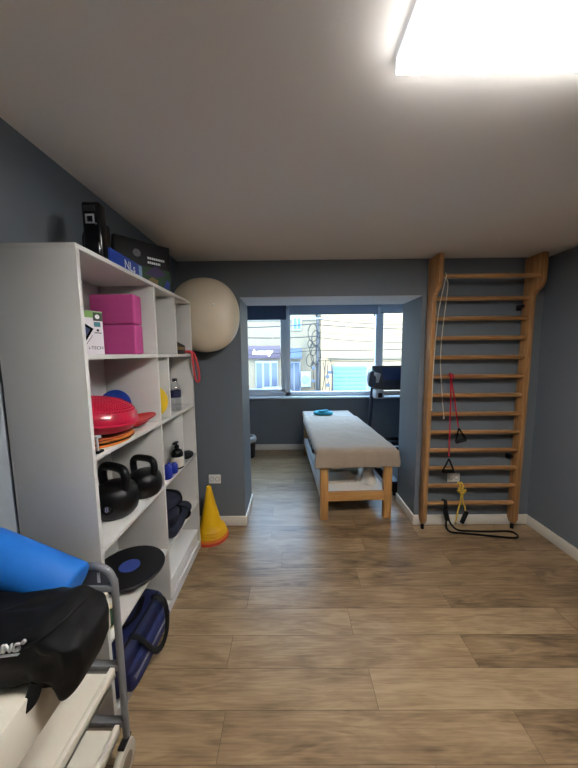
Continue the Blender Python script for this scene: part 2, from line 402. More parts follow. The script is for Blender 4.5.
# big printed carton standing at an angle
A = Vector((-.77, 1.915, ZT)); ax = Vector((.66, .75, 0)).normalized(); nz = Vector((ax.y, -ax.x, 0))
XB_ = frame(A, ax, nz)          # local x along the face, y up, z out of the face; origin right bottom corner
t = thing('equipment_carton', A - ax*.13, 'large black and green printed carton standing askew on the shelf top', 'box')
black_card = mat('black_card', (20, 20, 22), .55)
MB().box(-.32, 0, 0, .275, -.09, 0, .002, X=XB_).build('carton', black_card, t)
MB().box(-.318, -.002, .004, .13, .0003, .001, X=XB_).build('printed_picture', mat('green_print', (30, 66, 36), .5, var=.5, scale=22), t)
MB().prism([(-.16, .09), (-.09, .15), (-.03, .10), (-.09, .075)], 2, .0012, .0018, X=XB_).build('purple_patch', mat('purple_print', (54, 36, 84), .5), t)
MB().prism([(-.17, .03), (-.12, .075), (-.08, .06), (-.09, .02)], 2, .0012, .0018, X=XB_).build('ochre_patch', mat('ochre_print', (112, 94, 46), .5), t)
MB().prism([(-.045, .02), (-.03, .07), (-.008, .06), (-.01, .015)], 2, .0012, .0018, X=XB_).build('blue_patch', mat('blue_print', (40, 56, 140), .5), t)
MB().lathe([(.022, 0), (.022, .001)], XB_ @ Matrix.Translation((-.2, .2, .0005))).build('badge', mat('grey_print', (110, 110, 114), .5), t)
tx = MB()
for row, (n_, y_) in enumerate(((9, .178), (7, .152))):
    x_ = -.14
    for k in range(n_):
        w_ = random.uniform(.008, .014); tx.box(x_, x_+w_*.8, y_, y_+.013, .0004, .0012, X=XB_); x_ += w_
tx.build('printed_lines', WHITET, t)

# ---------------- row 5
Z5 = 1.604
XI = TR((-.917, 1.325, Z5), rz=math.radians(62))
t = thing('tablet_box', (-.917, 1.325, Z5), 'white carton with green top band and tablet picture beside pink blocks', 'box')
MB().box(-.075, .062, 0, .05, 0, .2, .0015, X=XI).build('carton', mat('white_card', (222, 216, 222), .5), t)
MB().box(-.0745, .061, -.0012, -.0002, .168, .198, X=XI).build('green_band', mat('light_green_print', (126, 166, 92), .5), t)
MB().box(.02, .061, -.0018, -.0002, .155, .193, X=XI).build('badge_patch', mat('dark_green_print', (58, 64, 56), .5), t)
MB().lathe([(.010, 0), (.010, .0006)], XI @ frame((.038, -.0019, .174), (1, 0, 0), (0, -1, 0))).build('badge', WHITET, t)
MB().prism([(-.062, .166), (.018, .118), (-.045, .016), (-.062, .024)], 1, -.0022, -.0004, X=XI).build('tablet_picture', BLACKG, t)
MB().prism([(-.056, .148), (.004, .114), (-.022, .068), (-.056, .085)], 1, -.0028, -.0022, X=XI).build('screen_picture', mat('screen_print', (50, 62, 110), .4), t)
MB().prism([(.01, .085), (.015, .09), (-.04, .012), (-.046, .006)], 1, -.0022, -.0004, X=XI).build('pen_picture', mat('grey_ink', (60, 56, 66), .5), t)
MB().box(.022, .05, -.0018, -.0004, .128, .15, X=XI).build('teal_patch', mat('teal_print', (70, 128, 140), .5), t)
MB().lathe([(.006, 0), (.006, .0006)], XI @ frame((.037, -.0012, .112), (1, 0, 0), (0, -1, 0))).build('emblem', mat('grey_ink', (60, 56, 66), .5), t)
MB().box(.022, .053, -.0016, -.0004, .098, .102, X=XI).build('emblem_line', mat('grey_ink', (60, 56, 66), .5), t)
text('lettering', 'i-TECH', .021, XI @ frame((.024, -.0010, .03), (1, 0, 0), (0, -1, 0)), mat('grey_ink', (60, 56, 66), .5), t)
for k, lb in enumerate(('pink foam yoga block resting directly on the shelf board', 'pink foam yoga block stacked on top of another pink block')):
    z = Z5+k*.1515
    solo('yoga_block', MB().box(-1.012, -.787, 1.475, 1.555, z, z+.15, .010, 3), PINK, (-.91, 1.505, z), lb, 'yoga block', 'pink yoga blocks')
t = thing('small_carton', (-.84, 2.06, Z5), 'small black carton with gold band lying near a red band', 'box')
MB().box(-.92, -.783, 1.985, 2.15, Z5, Z5+.03, .002).build('carton_base', black_card, t)
MB().box(-.921, -.782, 1.984, 2.151, Z5+.03, Z5+.05, .001).build('gold_band', mat('gold_card', (128, 104, 58), .5), t)
MB().prism([(1.985, Z5+.05), (2.15, Z5+.05), (2.14, Z5+.062), (1.985, Z5+.088)], 0, -.92, -.783).build('lid', black_card, t)
solo('exercise_band', MB().tube([(-.86, 2.165, Z5+.014), (-.80, 2.17, Z5+.016), (-.748, 2.18, Z5+.006), (-.742, 2.185, Z5-.06), (-.738, 2.20, Z5-.15), (-.730, 2.215, Z5-.21), (-.712, 2.225, Z5-.205), (-.712, 2.22, Z5-.12), (-.728, 2.21, Z5-.03), (-.75, 2.205, Z5+.014), (-.80, 2.20, Z5+.020), (-.86, 2.195, Z5+.014)], .0075, closed=True), mat('pink_red_latex', (206, 66, 70), .5), (-.8, 2.19, Z5), 'red exercise band hanging down over the shelf edge', 'exercise band')

# ---------------- row 4
Z4 = 1.209
cols = [ORG, BLACKR, mat('amber_rubber', (200, 122, 48), .5), mat('rust_rubber', (170, 78, 40), .5)]
lbs = ['orange flat marker disc at the bottom of the pile under the red cushion', 'black flat marker disc under the red balance cushion', 'amber flat marker disc under the red balance cushion', 'rust red flat marker disc directly beneath the red balance cushion']
for k in range(4):
    z = Z4+k*.0098
    c = (-.90+.006*((k*7) % 3-1), 1.29+.008*((k*5) % 3-1), z)
    solo('marker_disc', MB().lathe([(.05, .001), (.148, 0), (.152, .003), (.149, .006), (.10, .0095), (.05, .0095)], Matrix.Translation(c), 56), cols[k], c, lbs[k], 'marker disc', 'flat marker discs under the cushion')
CU = mat('red_rubber', (176, 20, 54), .3, coat=.3)
ZC = Z4+.044
t = thing('balance_cushion', (-.897, 1.285, ZC), 'red studded inflatable balance cushion on a pile of flat discs', 'balance cushion')
XC = TR((-.897, 1.285, ZC+.012), ry=math.radians(7), rx=math.radians(-2))
cprof = [(.02, .010), (.11, .002), (.150, .012), (.168, .040), (.171, .060), (.162, .088), (.140, .112), (.10, .132), (.05, .143), (.005, .145)]
cm = MB().lathe(cprof, XC, 72)
for q in range(15):
    r_ = .012+q*.0098
    zz = next(z0+(z1-z0)*(r_-ra)/(rb-ra) for (ra, z0), (rb, z1) in zip(cprof[:3:-1], cprof[8:2:-1]) if ra <= r_ <= rb) if r_ >= .005 and r_ <= .162 else .09
    for a in range(int(2*PI*r_/.0105)):
        an = a/int(2*PI*r_/.0105)*2*PI+q*.3
        cm.lathe([(.0034, -.002), (.0030, .0022), (.0014, .0042)], XC @ Matrix.Translation((r_*math.cos(an), r_*math.sin(an), zz)), 6)
cm.build('cushion', CU, t)
MB().lathe([(.1695, .040), (.1745, .044), (.1745, .049), (.1695, .053)], XC, 72, cap=False).build('seam', CU, t)
XD = TR((-1.0, 1.605, Z4+.098), rx=math.radians(78))
solo('training_dish', MB().lathe([(.03, .012), (.075, .008), (.096, 0), (.098, .002), (.076, .012), (.03, .016)], XD, 48), BLUED, (-1.0, 1.60, Z4), 'blue round disc standing on edge behind the red cushion', 'disc')
XD = TR((-.835, 1.525, Z4+.034), rx=math.radians(6), ry=math.radians(-8))
solo('training_dish', MB().lathe([(.04, .0), (.075, .002), (.098, .012), (.1, .016), (.097, .018), (.074, .008), (.04, .006)], XD, 48).lathe([(.04, -.02), (.055, -.012), (.06, 0), (.04, .002)], XD, 40), REDD, (-.835, 1.525, Z4), 'flat bright red dish lying right of the red studded cushion', 'disc')
t = thing('table_clamp', (-.778, 1.118, Z4), 'small silver clamp with black foot at the shelf corner', 'clamp')
MB().box(-.795, -.763, 1.100, 1.136, Z4, Z4+.012, .004).build('foot', BLACKR, t)
MB().cyl((-.774, 1.112, Z4+.012), (-.774, 1.112, Z4+.07), .0045, 12).build('post', mat('light_metal', (196, 198, 202), .3), t)
MB().box(-.786, -.764, 1.100, 1.124, Z4+.062, Z4+.072, .002).build('jaw', mat('light_metal', (196, 198, 202), .3), t)
XD = TR((-.865, 1.768, Z4+.1), rx=math.radians(82))
solo('training_dish', MB().lathe([(.03, .014), (.075, .010), (.097, 0), (.1, .002), (.078, .014), (.03, .019)], XD, 48), YEL2, (-.865, 1.77, Z4), 'yellow round disc leaning on edge against the narrow divider', 'disc')
t = thing('water_bottle', (-.802, 1.975, Z4), 'clear plastic water bottle with navy label and dark cap', 'bottle')
Xb = Matrix.Translation((-.802, 1.975, Z4)) @ Matrix.Diagonal((1.15, 1.15, 1.08, 1))
MB().lathe([(.024, 0), (.031, .006), (.0315, .05), (.029, .08), (.0315, .10), (.0315, .14), (.026, .165), (.014, .185), (.0125, .196)], Xb, 32).build('bottle_body', glass_mat('clear_plastic', (.86, .88, .9), .14), t)
MB().lathe([(.0322, .09), (.0325, .092), (.0325, .132), (.0322, .134)], Xb, 32, cap=False).build('bottle_label', mat('navy_print', (36, 40, 78), .5), t)
MB().lathe([(.0145, .192), (.0145, .208), (.012, .211)], Xb, 24).build('cap', mat('dark_grey_cap', (44, 44, 50), .5), t)

# ---------------- row 3
Z3 = .819
def kettlebell(name, loc, s, rz, label):
    t = thing(name, loc, label, 'kettlebell', 'black kettlebells')
    X = TR(loc, rz=rz) @ Matrix.Scale(s, 4)
    MB().lathe([(.066, 0), (.082, .004), (.097, .022), (.105, .055), (.106, .08), (.101, .11), (.090, .135), (.066, .152), (.015, .158)], X, 48).build('bell', BLACKV, t)
    pts = [X @ Vector(p) for p in [(-.066, 0, .10), (-.078, 0, .15), (-.082, 0, .19), (-.072, 0, .222), (-.04, 0, .236), (.04, 0, .236), (.072, 0, .222), (.082, 0, .19), (.078, 0, .15), (.066, 0, .10)]]
    MB().tube(pts, .0205*s, 16).build('handle', BLACKV, t)
    return t, X
t, X = kettlebell('kettlebell', (-.875, 1.355, Z3), 1.0, math.radians(-22), 'larger black kettlebell with round weight emblem, nearer the shelf side panel')
Xe = frame(Vector((-.852, 1.355-.1035, Z3+.072)), (.97, .22, 0), (.22, -.97, 0))
MB().lathe([(.024, -.002), (.026, .0018), (.022, .0022), (.021, -.002)], Xe, 32).build('emblem_ring', BLACKG, t)
text('number', '8', .034, Xe @ Matrix.Translation((0, 0, .0025)), mat('pale_violet_print', (150, 150, 190), .5), t)
kettlebell('kettlebell', (-.828, 1.549, Z3), .88, math.radians(-16), 'smaller black kettlebell next to the centre divider')
# blue dumbbells standing
def hexhead(mb, c, r, h): mb.lathe([(r*.86, 0), (r, h*.15), (r, h*.85), (r*.86, h)], Matrix.Translation(c), 12)
for k, (p, s, lb) in enumerate((((-.792, 1.735, Z3), 1.05, 'taller blue cup set standing by the centre divider'), ((-.783, 1.825, Z3), .85, 'shorter blue cup set standing before the pump bottle'))):
    t = thing('cupping_set', p, lb, 'massage cup', 'blue cups')
    for (dx, dy, r, h) in ((-.012, -.028, .019*s, .10*s), (.004, .014, .028*s, .085*s)):
        MB().lathe([(r*.9, 0), (r, .004), (r, h*.7), (r*.7, h*.9), (r*.35, h)], Matrix.Translation((p[0]+dx, p[1]+dy*s, p[2])), 20).build('cup', mat('deep_blue_plastic', (28, 48, 150), .35), t)
p = (-.79, 1.922, Z3); Xb = Matrix.Translation(p) @ Matrix.Diagonal((1.1, 1.1, 1.0, 1))
t = thing('pump_bottle', p, 'black pump bottle with white label beside the blue cups', 'bottle')
MB().lathe([(.032, 0), (.036, .004), (.036, .105), (.028, .125), (.013, .135), (.012, .145)], Xb, 32).build('bottle_body', BLACKG, t)
MB().lathe([(.0363, .012), (.0366, .014), (.0366, .082), (.0363, .084)], Xb, 32, cap=False).build('bottle_label', mat('cream_label', (212, 204, 190), .6), t)
MB().lathe([(.014, .14), (.014, .158), (.005, .16), (.005, .175), (.011, .176), (.011, .186)], Xb, 20).box(-.012, .012, -.04, .006, .176, .187, .003, X=Xb).build('pump_head', BLACKR, t)
solo('massage_ball', MB().sell((-.79, 2.10, Z3+.028), (.048, .06, .028), 1.), BLACKR, (-.79, 2.10, Z3), 'small black domed object beyond the narrow lower divider', 'massage ball')

# ---------------- row 2
Z2 = .414
t = thing('balance_board', (-.883, 1.455, Z2), 'round black balance board with blue centre overhanging the shelf edge', 'balance board')
Xd = TR((-.89, 1.452, Z2), rx=math.radians(-1.2), ry=math.radians(1.2)) @ Matrix.Diagonal((.95, .95, 1, 1))
MB().lathe([(.03, 0.001), (.07, .012), (.09, .028), (.02, .03)], Xd, 40).build('rocker', BLACKR, t)
MB().lathe([(.06, .026), (.183, .026), (.187, .030), (.187, .036), (.183, .040), (.06, .040)], Xd, 72).build('deck', mat('black_board', (12, 13, 18), .6, var=.2, scale=40, bump=.3, bscale=200), t)
MB().lathe([(.01, .0395), (.055, .0395), (.055, .0415), (.01, .042)], Xd, 48).build('centre_pad', mat('slate_blue_print', (52, 70, 142), .6), t)
solo('massage_ball', MB().sell((-.80, 1.165, Z2+.024), (.024, .024, .024), 1.), mat('orange_red_rubber', (232, 74, 40), .5), (-.80, 1.165, Z2), 'small orange ball near the trolley frame', 'massage ball')
t = thing('tape_roll', (-.79, 1.12, Z2), 'dark green roll with cream rim tucked behind the trolley post', 'tape roll')
Xr = TR((-.805, 1.125, Z2+.054), rx=math.radians(90), rz=math.radians(48))
MB().lathe([(.02, -.010), (.045, -.012), (.045, .010), (.02, .012)], Xr, 40).build('tape', mat('dark_green_tape', (28, 66, 44), .6), t)
MB().lathe([(.0455, -.012), (.052, -.012), (.052, .012), (.0455, .012)], Xr, 48, cap=False).build('rim', mat('cream_tape', (206, 196, 160), .6), t)
# ankle weights
def soft(seed, amp, sc):
    def f(p):
        n = noise.noise(Vector((p.x*sc+seed, p.y*sc, p.z*sc))); return p*(1+amp*n)
    return f
for k, (c, r, rz, lb) in enumerate((((-.855, 1.885, Z2+.050), (.118, .20, .050), .04, 'lowest long navy ankle weight in the pile'), ((-.845, 1.80, Z2+.135), (.095, .105, .040), .25, 'middle navy ankle weight lying in the pile'), ((-.845, 1.84, Z2+.215), (.085, .10, .042), -.2, 'rolled black ankle weight on top of the navy pile'))):
    t = thing('ankle_weight', (c[0], c[1], c[2]-r[2]), lb, 'ankle weight', 'ankle weights')
    X = TR(c, rz=rz)
    MB().sell((0, 0, 0), r, .6, .7, X=X, fn=soft(k*3.1, .16, 14)).build('padded_sleeve', NAVYD, t)
    MB().tube([X @ Vector((r[0]*1.0*math.cos(a), r[1]*.35, r[2]*1.04*math.sin(a))) for a in [i*PI/8 for i in range(16)]], .013, 8, True, 3, flat=(0, 1, 0)).build('strap', BLACKR, t)

# ---------------- row 1
Z1 = .069
t = thing('sports_bag', (-.86, 1.315, Z1), 'navy sports bag with black handles on the bottom shelf', 'bag')
Xs = TR((-.862, 1.315, Z1+.105), rz=math.radians(-2))
def bagfn(p):
    n = noise.noise(Vector((p.x*9, p.y*7, p.z*9+2)))+.5*noise.noise(Vector((p.x*25, p.y*16, p.z*25+2))); q = p*(1+.055*n)
    return q
MB().sell((0, 0, 0), (.135, .222, .105), .35, .4, X=Xs, fn=bagfn, nu=72, nv=40).build('bag_body', NAVY, t)
MB().sell((.118, 0, -.03), (.04, .185, .062), .35, .4, X=Xs, fn=lambda p: bagfn(p), nu=48, nv=24).build('front_pocket', mat('mid_navy_mesh', (24, 34, 84), .6, var=.3, scale=60, bump=.5, bscale=600), t)
MB().box(.150, .163, -.17, .17, -.03, -.012, .004, X=Xs).build('side_stripe', mat('grey_webbing', (104, 104, 124), .7), t)
MB().tube([Xs @ Vector(p) for p in [(.095, -.18, .098), (.10, -.1, .101), (.10, .1, .101), (.095, .17, .097)]], .006, 8).build('zip', BLACKR, t)
MB().tube([Xs @ Vector(p) for p in [(.09, -.085, .102), (.135, -.08, .085), (.166, -.06, .02), (.172, -.01, -.06), (.174, .05, -.09), (.174, .10, -.06), (.168, .125, .01), (.15, .135, .075), (.12, .135, .10), (.08, .13, .102)]], .015, 10, flat=(0, 0, 1)).build('handle', BLACKR, t)
MB().tube([Xs @ Vector(p) for p in [(.02, -.09, .104), (.045, -.07, .125), (.075, .0, .125), (.055, .09, .135), (.02, .12, .104)]], .015, 10, flat=(0, 0, 1)).build('handle', BLACKR, t)
t = thing('flat_box', (-.91, 1.94, Z1), 'plain white flat box filling the bottom right compartment', 'box')
MB().box(-1.06, -.775, 1.675, 2.21, Z1, Z1+.085, .002).build('box_base', WHITE, t)
MB().box(-1.062, -.772, 1.672, 2.213, Z1+.085, Z1+.105, .002).build('lid', WHITE, t)

# ================================================================== GYM BALL wedged between the shelf end and the wall
t = thing('gym_ball', (-.70, 2.395, 1.90), 'large cream gym ball wedged between shelf end and back wall', 'gym ball')
BALL = mat('cream_vinyl', (222, 208, 184), .38, var=.03, scale=8)
MB().sell((-.70, 2.395, 1.915), (.286, .150, .298), 1., .92, nu=64, nv=40).build('ball', BALL, t)
MB().sell((-.59, 2.256, 1.98), (.010, .006, .010), 1.).build('valve_plug', WHITE, t)

# ================================================================== CONES
cc = [(REDC, 'red cone at the very bottom of the stack by the shelf'), (ORG, 'orange cone second from the floor in the stack'), (YEL, 'yellow cone in the middle of the stack'), (YEL, 'yellow cone just under the topmost one'), (YEL, 'tall yellow cone on top of the stack by the shelf')]
for k, (m, lb) in enumerate(cc):
    z = .001+k*.022; c = (-.712, 2.378, z); rr = (.152, .148, .138, .130, .122)[k]
    prof = [(.10, 0), (rr-.002, .001), (rr, .005), (rr-.004, .010), (.112, .014), (.098, .024), (.088, .05), (.052, .21), (.0195, .37), (.0165, .374), (.013, .366)]
    solo('training_cone', MB().lathe(prof, Matrix.Translation(c) @ Matrix.Rotation(math.radians(-.8), 4, 'Y'), 48, cap=False), m, c, lb, 'cone', 'stacked training cones')

# ================================================================== SOCKETS
for (x, lb) in ((-.708, 'white double wall socket above the yellow cone'), (1.488, 'white double wall socket behind the wall bars')):
    z = .455; t = thing('wall_socket', (x, YB, z), lb, 'wall socket', 'wall sockets')
    MB().box(x-.055, x+.055, YB-.010, YB, z-.042, z+.042, .003).build('plate', WHITE, t)
    for dx in (-.026, .026):
        MB().lathe([(.021, 0), (.021, .002), (.018, .0025), (.017, -.006)], frame((x+dx, YB-.0098, z), (1, 0, 0), (0, -1, 0)), 28).build('socket_ring', mat('grey_socket', (150, 146, 138), .5), t)

# ================================================================== WALL BARS
UX0, UX1 = 1.172, 1.985
t = thing('wall_bars', (1.6, 2.5, 0), 'tall wooden wall bars fixed on the back wall at right', 'wall bars')
prof = [(2.525, .09), (2.50, .055), (2.455, .055), (2.435, .10), (2.430, 2.02), (2.425, 2.055), (2.40, 2.085), (2.365, 2.105), (2.345, 2.135), (2.338, 2.17), (2.338, 2.34), (2.345, 2.374), (2.525, 2.374)]
for x in (UX0, UX1):
    u_ = MB().prism(prof, 0, x, x+.036, .004).build('upright', WOODBAR, t)
    MB().cyl((x+.018, 2.478, 0), (x+.018, 2.478, .058), .014, 16).build('rubber_foot', BLACKR, u_)
RZ = [.249+.163*i for i in range(12)]
for i, z in enumerate(RZ):
    MB().sell((0, 0, 0), (.0001, .0001, .0001)).v
    bm_ = MB(); X = Matrix.Translation((UX0+.018, 2.468, z)) @ Matrix.Rotation(PI/2, 4, 'Y')
    bm_.lathe([(.0165, 0), (.0175, .02), (.0185, .4), (.0175, UX1-UX0-.02), (.0165, UX1-UX0)], X, 20)
    bm_.build('rung', WOODRUNG, t)
X = Matrix.Translation((UX0+.018, 2.372, 2.20)) @ Matrix.Rotation(PI/2, 4, 'Y')
MB().lathe([(.0165, 0), (.0185, .4), (.0165, UX1-UX0)], X, 20).build('rung', WOODRUNG, t)
for (x, z) in ((UX0+.05, 1.97), (UX1-.022, 1.97), (UX0+.05, .66), (UX1-.022, .66)):
    MB().box(x-.012, x+.012, 2.515, 2.546, z-.022, z+.022, .002).box(x-.012, x+.012, 2.485, 2.52, z-.004, z+.022, .001).build('wall_bracket', BLACKR, t)

def grip(root, top, ctr, wdt, tilt=0.):
    """triangular strap and foam grip of a resistance tube"""
    c = Vector(ctr); d = Vector((math.cos(tilt), 0, math.sin(tilt)))
    a_, b_ = c-d*wdt/2, c+d*wdt/2
    MB().tube([Vector(top), a_.lerp(Vector(top), .5)+Vector((0, -.002, 0)), a_], .008, 8, flat=(0, 1, 0)).tube([Vector(top), b_.lerp(Vector(top), .5)+Vector((0, -.002, 0)), b_], .008, 8, flat=(0, 1, 0)).build('strap', BLACKR, root)
    MB().cyl(a_, b_, .016, 20, bev=.004).build('handle', BLACKR, root)
t = thing('resistance_tube', (1.36, 2.44, 1.41), 'red resistance tube with two black handles hung over a rung', 'resistance tube')
ZR = RZ[7]
MB().tube([(1.376, 2.436, .69), (1.372, 2.435, .9), (1.366, 2.435, 1.2), (1.360, 2.438, ZR-.02), (1.361, 2.446, ZR+.018), (1.364, 2.468, ZR+.026), (1.372, 2.488, ZR+.010), (1.374, 2.462, ZR-.02), (1.376, 2.447, ZR-.06), (1.40, 2.436, 1.2), (1.43, 2.435, 1.02), (1.446, 2.435, .955)], .0062, 10).build('tube', REDT, t)
MB().tube([(1.352, 2.438, ZR+.01), (1.366, 2.446, ZR+.022), (1.380, 2.44, ZR+.012), (1.372, 2.432, ZR-.012)], .007, 10, True).build('knot', REDT, t)
grip(t, (1.377, 2.434, .672), (1.372, 2.43, .562), .10, .0)
grip(t, (1.448, 2.434, .945), (1.468, 2.43, .835), .09, .25)

t = thing('resistance_tube', (1.51, 2.44, .42), 'yellow resistance tube knotted on the second lowest rung', 'resistance tube')
zr = RZ[1]
kn = MB()
for dx in (-.012, .012):
    kn.tube([(1.508+dx, 2.445, zr-.03), (1.506+dx, 2.443, zr+.004), (1.506+dx, 2.456, zr+.024), (1.508+dx, 2.478, zr+.024), (1.51+dx, 2.494, zr), (1.51+dx, 2.472, zr-.026)], .0062, 10, True)
kn.tube([(1.47, 2.438, zr-.03), (1.50, 2.43, zr-.055), (1.53, 2.438, zr-.05), (1.54, 2.438, zr-.025), (1.51, 2.43, zr-.038)], .0065, 10, True)
kn.build('knot', YELT, t)
MB().tube([(1.505, 2.436, zr-.05), (1.497, 2.436, zr-.14), (1.48, 2.437, .18), (1.462, 2.43, .085)], .0058, 10).tube([(1.512, 2.434, zr-.05), (1.52, 2.434, zr-.14), (1.538, 2.434, .235), (1.545, 2.432, .19)], .0058, 10).build('tube', YELT, t)
MB().cyl((1.556, 2.428, .19), (1.51, 2.420, .085), .018, 20, bev=.004).build('handle', BLACKR, t)
MB().sell((1.462, 2.43, .08), (.009, .009, .012)).build('end_stop', mat('grey_plug', (130, 130, 128), .5), t)

t = thing('resistance_tube', (1.38, 2.43, .26), 'thick black resistance tube draped from the lowest rung onto the floor', 'resistance tube')
zr = RZ[0]
MB().tube([(1.37, 2.436, .20), (1.368, 2.434, zr), (1.372, 2.45, zr+.026), (1.376, 2.474, zr+.029), (1.38, 2.496, zr+.008), (1.378, 2.494, .21)], .017, 10, flat=(0, 1, 0)).build('strap', BLACKR, t)
MB().cyl((1.362, 2.432, .215), (1.382, 2.418, .115), .021, 20, bev=.005).build('handle', BLACKR, t)
MB().tube([(1.374, 2.425, .12), (1.372, 2.41, .05), (1.41, 2.40, .014), (1.50, 2.39, .010), (1.64, 2.365, .010), (1.80, 2.335, .010), (1.91, 2.322, .010), (1.955, 2.345, .010), (1.955, 2.395, .010), (1.90, 2.415, .010), (1.75, 2.412, .010), (1.60, 2.418, .010), (1.49, 2.428, .014), (1.43, 2.432, .06), (1.392, 2.43, .13)], .0085, 12).build('tube', BLACKR, t)

t = thing('cord', (1.25, 2.36, 2.2), 'thin cream cord hanging from the top rung of wall bars', 'cord')
MB().tube([(1.202, 2.425, 1.115), (1.196, 2.41, 1.5), (1.205, 2.39, 1.9), (1.226, 2.352, 2.15), (1.236, 2.348, 2.20), (1.242, 2.372, 2.222), (1.25, 2.395, 2.20), (1.252, 2.37, 2.17), (1.256, 2.36, 2.1), (1.252, 2.405, 1.75), (1.258, 2.42, 1.5), (1.29, 2.425, 1.2), (1.312, 2.428, 1.04)], .0032, 8).build('line', CORD, t)
for p in ((1.312, 2.428, 1.035), (1.202, 2.425, 1.11)): MB().sell(p, (.006, .006, .01)).build('end_knot', CORD, t)

# ================================================================== MASSAGE TABLE
TX0, TX1, TY0, TY1, TZ = .275, .965, 2.63, 4.46, .70
t = thing('massage_table', (.62, 3.5, 0), 'wooden massage table with lower shelf in front of the window', 'massage table')
for (x, y) in ((TX0, TY0), (TX1-.075, TY0), (TX0, TY1-.06), (TX1-.075, TY1-.06)):
    MB().box(x, x+.075, y, y+.055, 0, .635, .004).build('leg', PINE, t)
MB().box(TX0+.075, TX1-.075, TY0+.005, TY0+.04, .185, .272, .003).build('end_rail', PINEX, t)
MB().box(TX0+.075, TX1-.075, TY1-.05, TY1-.015, .185, .272, .003).build('end_rail', PINEX, t)
railm = mat('white_rail', (206, 206, 206), .5)
for x in (TX0+.004, TX1-.03): MB().box(x, x+.026, TY0+.055, TY1-.06, .19, .28, .003).build('side_rail', railm, t)
MB().box(TX0+.03, TX1-.03, TY0+.04, TY1-.05, .255, .27).build('lower_shelf', mat('white_board', (232, 228, 220), .5), t)
for x in (TX0+.01, TX1-.036): MB().box(x, x+.026, TY0+.055, TY1-.06, .56, .635, .003).build('apron', PINEX, t)
MB().box(TX0-.02, TX1+.02, TY0-.01, TY1+.01, .635, .655, .002).build('bed_board', PINEX, t)
MB().box(TX0-.02, TX1+.02, TY0-.01, TY1+.01, .656, TZ, .018, 4).build('cushion', mat('greige_vinyl', (150, 138, 124), .5), t)
# towel cover
vs = []; fs = []; nx, ny = 76, 150
hw = (TX1-TX0)/2+.026; xm = (TX0+TX1)/2; yf = TY0-.017; yb = 4.02
for j in range(ny+1):
    for i in range(nx+1):
        s = -1+2*i/nx
        u = s*(hw+.075)+.012*noise.noise(Vector((0, j*.06, 3)))
        w = -.175+(yb-yf+.175+.02*noise.noise(Vector((i*.08, 5, 1)))*(j == ny))*j/ny
        dx = max(0, abs(u)-hw); dy = max(0, -w)
        edge = .012*noise.noise(Vector((i*.12, 0, 7)))
        drop = (dx*dx+dy*dy)**.5
        if dy > 0 and dx > 0: drop = max(dx, dy)
        x = xm+math.copysign(min(abs(u), hw+.012*min(1, dx/.03)), u)
        y = yf+max(w, -.010*min(1, dy/.03))
        if dy > 0 and dx > 0: x += math.copysign(.02*min(1, dy/.1), u)
        n = noise.noise(Vector((u*5, w*3.2, 0)))*.009+noise.noise(Vector((u*16, w*9, 4)))*.005
        z = TZ+.0075-drop*(1+ (edge*9 if dy > .1 else 0))
        rnd = .012*math.exp(-min(abs(abs(u)-hw), 1)/.012)+.012*math.exp(-abs(w)/.012)
        z -= min(rnd, .014)
        if drop > .01:
            y -= abs(n)*1.6 if dy > 0 else 0; x += math.copysign(abs(n), u) if dx > 0 and dy == 0 else 0
            x += .006*math.sin(w*40)*dx/.07 if dy == 0 else 0
        else: z += max(n, -.004)+.003
        vs.append((x, y, z))
for j in range(ny):
    for i in range(nx): b = j*(nx+1)+i; fs.append((b, b+1, b+nx+2, b+nx+1))
tw = MB().add(vs, fs)
o = solo('towel', tw, TERRY, (xm, 3.4, TZ), 'beige towel cover spread over the massage table', 'towel', ang=180)
md = o.modifiers.new('thick', 'SOLIDIFY'); md.thickness = .005; md.offset = 1.0
# teal folded cloth
TEAL = mat('teal_cloth', (40, 150, 172), .8, var=.12, scale=30, bump=.4, bscale=300)
tm = MB()
for k, (c, r, rz) in enumerate((((.48, 4.14, TZ+.034), (.085, .08, .032), .1), ((.60, 4.145, TZ+.030), (.075, .07, .028), -.25), ((.53, 4.13, TZ+.062), (.09, .035, .018), .35))):
    tm.sell((0, 0, 0), r, .7, .8, X=TR(c, rz=rz), fn=soft(k*5., .12, 22))
solo('folded_cloth', tm, TEAL, (.53, 4.14, TZ), 'teal folded cloth at the window end of the massage table', 'cloth')
# things on lower shelf
ZS = .271
t = thing('paper_cone', (.80, 2.86, ZS), 'white cone shaped wrap standing on the table lower shelf', 'cone')
Xc = Matrix.Translation((.80, 2.85, ZS))
def conefn(k):
    return None
MB().lathe([(.085, 0), (.084, .01), (.062, .1), (.042, .16), (.03, .185), (.012, .195)], Xc, 40).build('wrap', mat('white_wrap', (214, 210, 200), .6, var=.05, scale=20), t)
MB().lathe([(.0845, .0), (.088, .004), (.085, .014), (.0825, .016)], Xc, 40, cap=False).build('hem', mat('white_wrap', (214, 210, 200), .6), t)
PAPER = mat('white_paper', (218, 210, 190), .7)
for k, (x, y, rz, lb) in enumerate(((.52, 2.95, .1, 'cream paper sheaf lying flat on the table lower shelf'), (.62, 3.20, -.15, 'cream paper sheaf further back on the lower shelf'))):
    pm = MB(); X = TR((x, y, ZS), rz=rz)
    for q in range(5): pm.box(-.16+.004*q, .16, -.11, .11-.003*q, q*.006, q*.006+.005, .001, X=X @ Matrix.Rotation(.02*(q-2), 4, 'Z'))
    solo('paper_sheaf', pm, PAPER, (x, y, ZS), lb, 'paper', 'papers on the table shelf')
fl = MB(); vs = []; fs = []
for j in range(25):
    for i in range(41):
        x = .38+.5*i/40; y = 3.35+.32*j/24
        env = math.sin(PI*min(1, max(0, i/40)))**.5*math.sin(PI*j/24)**.5
        z = ZS+.004+env*(.16+.05*noise.noise(Vector((x*14, y*14, 0)))+.03*noise.noise(Vector((x*40, y*40, 5))))
        vs.append((x, y, z))
